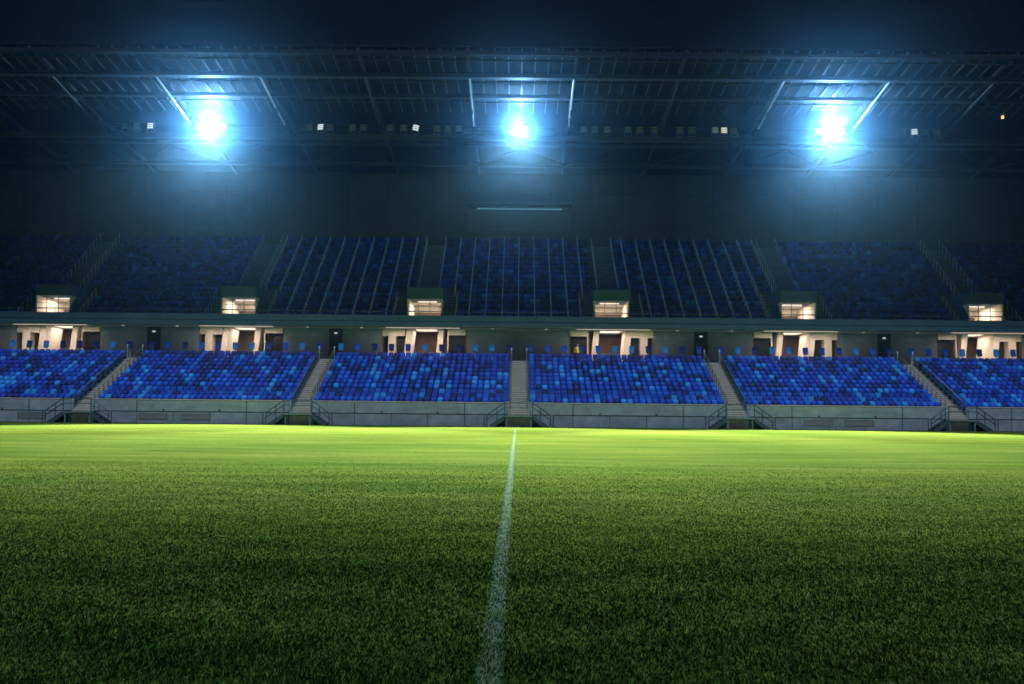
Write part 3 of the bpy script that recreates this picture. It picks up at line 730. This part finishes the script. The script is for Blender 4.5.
# ------------------------------------------------------------------ person in the doorway
def person(x, y, z0):
    t = thing('person', 'person in a yellow high visibility jacket standing in the dark doorway', 'person', (x, y, z0))
    def skin(name, V, E, rad, m, root, sub=1):
        me = bpy.data.meshes.new(name); me.from_pydata(V, E, []); me.materials.append(m)
        o = bpy.data.objects.new(name, me); COL.objects.link(o); o.parent = t
        sk = o.modifiers.new('Skin', 'SKIN'); sk.use_smooth_shade = True
        ly = me.skin_vertices[0].data if me.skin_vertices else None
        if ly is None:
            bpy.context.view_layer.objects.active = o; bpy.ops.mesh.customdata_skin_add(); ly = me.skin_vertices[0].data
        for i, r in enumerate(rad): ly[i].radius = (r, r) if not isinstance(r, tuple) else r; ly[i].use_root = (i == root)
        ss = o.modifiers.new('Sub', 'SUBSURF'); ss.levels = ss.render_levels = sub
        return o
    V = [(0, 0, 0.95), (0, 0, 1.15), (0, 0, 1.38), (0, 0, 1.50), (0, -0.01, 1.58), (0, -0.02, 1.68), (0, -0.01, 1.75)]
    rad = [(0.15, 0.11), (0.14, 0.10), (0.15, 0.10), (0.06, 0.06), (0.07, 0.085), (0.078, 0.10), (0.05, 0.06)]
    E = [(0, 1), (1, 2), (2, 3), (3, 4), (4, 5), (5, 6)]
    for s in (-1, 1):
        i = len(V); V += [(s * 0.19, 0, 1.40), (s * 0.25, 0.02, 1.14), (s * 0.24, -0.08, 0.90), (s * 0.24, -0.10, 0.83)]; rad += [0.058, 0.047, 0.032, (0.022, 0.042)]
        E += [(2, i), (i, i + 1), (i + 1, i + 2), (i + 2, i + 3)]
        for q, (dy, L) in enumerate(((-0.030, 0.070), (-0.010, 0.080), (0.010, 0.075), (0.030, 0.060))):
            f = len(V); V += [(s * 0.238, -0.105 + dy, 0.79), (s * 0.225, -0.11 + dy, 0.79 - L)]; rad += [0.010, 0.008]; E += [(i + 3, f), (f, f + 1)]
        f = len(V); V += [(s * 0.225, -0.15, 0.84), (s * 0.215, -0.16, 0.80)]; rad += [0.011, 0.009]; E += [(i + 3, f), (f, f + 1)]
        i = len(V); V += [(s * 0.10, 0, 0.86), (s * 0.11, -0.01, 0.50), (s * 0.12, 0.02, 0.09), (s * 0.13, -0.13, 0.04)]; rad += [0.085, 0.058, 0.042, (0.045, 0.035)]
        E += [(0, i), (i, i + 1), (i + 1, i + 2), (i + 2, i + 3)]
    skin('body', V, E, rad, mat('skin tone', (0.42, 0.26, 0.19), 0.6), 0)
    JV = [(0, 0, 0.86), (0, 0, 1.05), (0, 0, 1.25), (0, 0, 1.42), (0, 0, 1.49)]; JR = [(0.185, 0.14), (0.18, 0.135), (0.19, 0.135), (0.17, 0.115), (0.085, 0.08)]; JE = [(0, 1), (1, 2), (2, 3), (3, 4)]
    for s in (-1, 1):
        i = len(JV); JV += [(s * 0.20, 0, 1.40), (s * 0.255, 0.02, 1.14), (s * 0.242, -0.07, 0.93)]; JR += [0.078, 0.066, 0.052]; JE += [(3, i), (i, i + 1), (i + 1, i + 2)]
    hv = emat('hi vis fabric', (0.9, 0.85, 0.1), 0.0, (0.90, 0.88, 0.08)); skin('jacket', JV, JE, JR, hv, 1)
    TV = [(0, 0, 0.92)]; TR = [(0.165, 0.125)]; TE = []
    for s in (-1, 1):
        i = len(TV); TV += [(s * 0.10, 0, 0.84), (s * 0.11, -0.01, 0.50), (s * 0.12, 0.02, 0.10)]; TR += [0.10, 0.075, 0.062]; TE += [(0, i), (i, i + 1), (i + 1, i + 2)]
    skin('trousers', TV, TE, TR, mat('dark trousers', (0.02, 0.022, 0.03), 0.8), 0)
    skin('hair', [(0, 0.015, 1.66), (0, 0.01, 1.74), (0, 0.0, 1.775)], [(0, 1), (1, 2)], [(0.08, 0.09), (0.078, 0.09), (0.045, 0.05)], mat('dark hair', (0.03, 0.02, 0.015), 0.7), 1)
    b = MB(); b.v = []; b.box(x - 0.012, x + 0.012, y - 0.135, y - 0.11, z0 + 1.635, z0 + 1.67); b.build('nose', mat('nose skin', (0.42, 0.26, 0.19), 0.6), t)
person(5.66, 92.2, CF)

# ------------------------------------------------------------------ haze
HAZE_FINE = (0.000042, 0.9935, (0.66, 0.87, 1.0))      # forward lobe shaped for a tight white lamp glow
HAZE_THIN = (0.000070, 0.955, (0.03, 0.47, 1.0))      # strong blue colour put in for the wide lamp halo
m = bpy.data.materials.new('haze air'); m.use_nodes = True; nt = m.node_tree
nt.nodes.remove(nt.nodes['Principled BSDF'])
ad = nt.nodes.new('ShaderNodeAddShader'); nt.links.new(ad.outputs[0], nt.nodes['Material Output'].inputs['Volume'])
for i, (d_, g_, c_) in enumerate((HAZE_FINE, HAZE_THIN)):
    pv = nt.nodes.new('ShaderNodeVolumePrincipled'); pv.inputs['Color'].default_value = (*c_, 1); pv.inputs['Density'].default_value = d_; pv.inputs['Anisotropy'].default_value = g_
    nt.links.new(pv.outputs[0], ad.inputs[i])
b = MB(); b.box(-420, 420, -420, 420, -1.3, 33.0)
hz = tag(b.build('haze', m), 'thin bluish night haze in the stadium air', 'haze', kind='stuff')

# ------------------------------------------------------------------ light of the night sky and the one far sun lamp
SUN_EL, SUN_ST = 56.0, 1.85
w = bpy.data.worlds.new('World'); sc.world = w; w.use_nodes = True; nt = w.node_tree
sky = nt.nodes.new('ShaderNodeTexSky'); sky.sky_type = 'NISHITA'; sky.sun_disc = False; sky.sun_elevation = R(SUN_EL); sky.sun_rotation = R(180)
bg = nt.nodes['Background']; nt.links.new(sky.outputs[0], bg.inputs['Color']); bg.inputs['Strength'].default_value = 0.0009
l = bpy.data.lights.new('sun', 'SUN'); l.energy = SUN_ST; l.angle = R(10); l.color = (0.92, 0.96, 1.0)
o = bpy.data.objects.new('sun', l); COL.objects.link(o); o.location = (0, -60, 80)
d = Vector((0, math.cos(R(SUN_EL)), -math.sin(R(SUN_EL)))); o.rotation_euler = d.to_track_quat('-Z', 'Y').to_euler()

# ------------------------------------------------------------------ camera
cam = bpy.data.cameras.new('camera'); co_ = bpy.data.objects.new('camera', cam); COL.objects.link(co_); sc.camera = co_
cam.sensor_width = 36; cam.lens = 35.0; cam.clip_end = 2000; cam.clip_start = 0.1
F = 1024 * 35 / 36; roll = R(0.56)
# +Y must project to (517.5, 407): undo the roll about the picture's centre first
u, v = 517.5 - 512, -(407 - 342)
ur = u * math.cos(roll) - v * math.sin(roll); vr = u * math.sin(roll) + v * math.cos(roll)
yaw = math.atan2(ur, F); pit = math.atan2(-vr, math.hypot(F, ur))
Mx = Matrix.Rotation(yaw, 4, 'Z') @ Matrix.Rotation(R(90) + pit, 4, 'X') @ Matrix.Rotation(roll, 4, 'Z')
co_.matrix_world = Matrix.Translation((0.15, 0, 1.55)) @ Mx

# ------------------------------------------------------------------ render settings
sc.view_settings.view_transform = 'Standard'; sc.view_settings.look = 'None'; sc.view_settings.exposure = 0.0; sc.view_settings.gamma = 1.0
c = sc.cycles
c.use_denoising = True
c.max_bounces = 6; c.diffuse_bounces = 3; c.glossy_bounces = 2; c.transmission_bounces = 2; c.volume_bounces = 0; c.transparent_max_bounces = 4
c.sample_clamp_indirect = 4.0; c.caustics_reflective = False; c.caustics_refractive = False
c.filter_width = 1.7
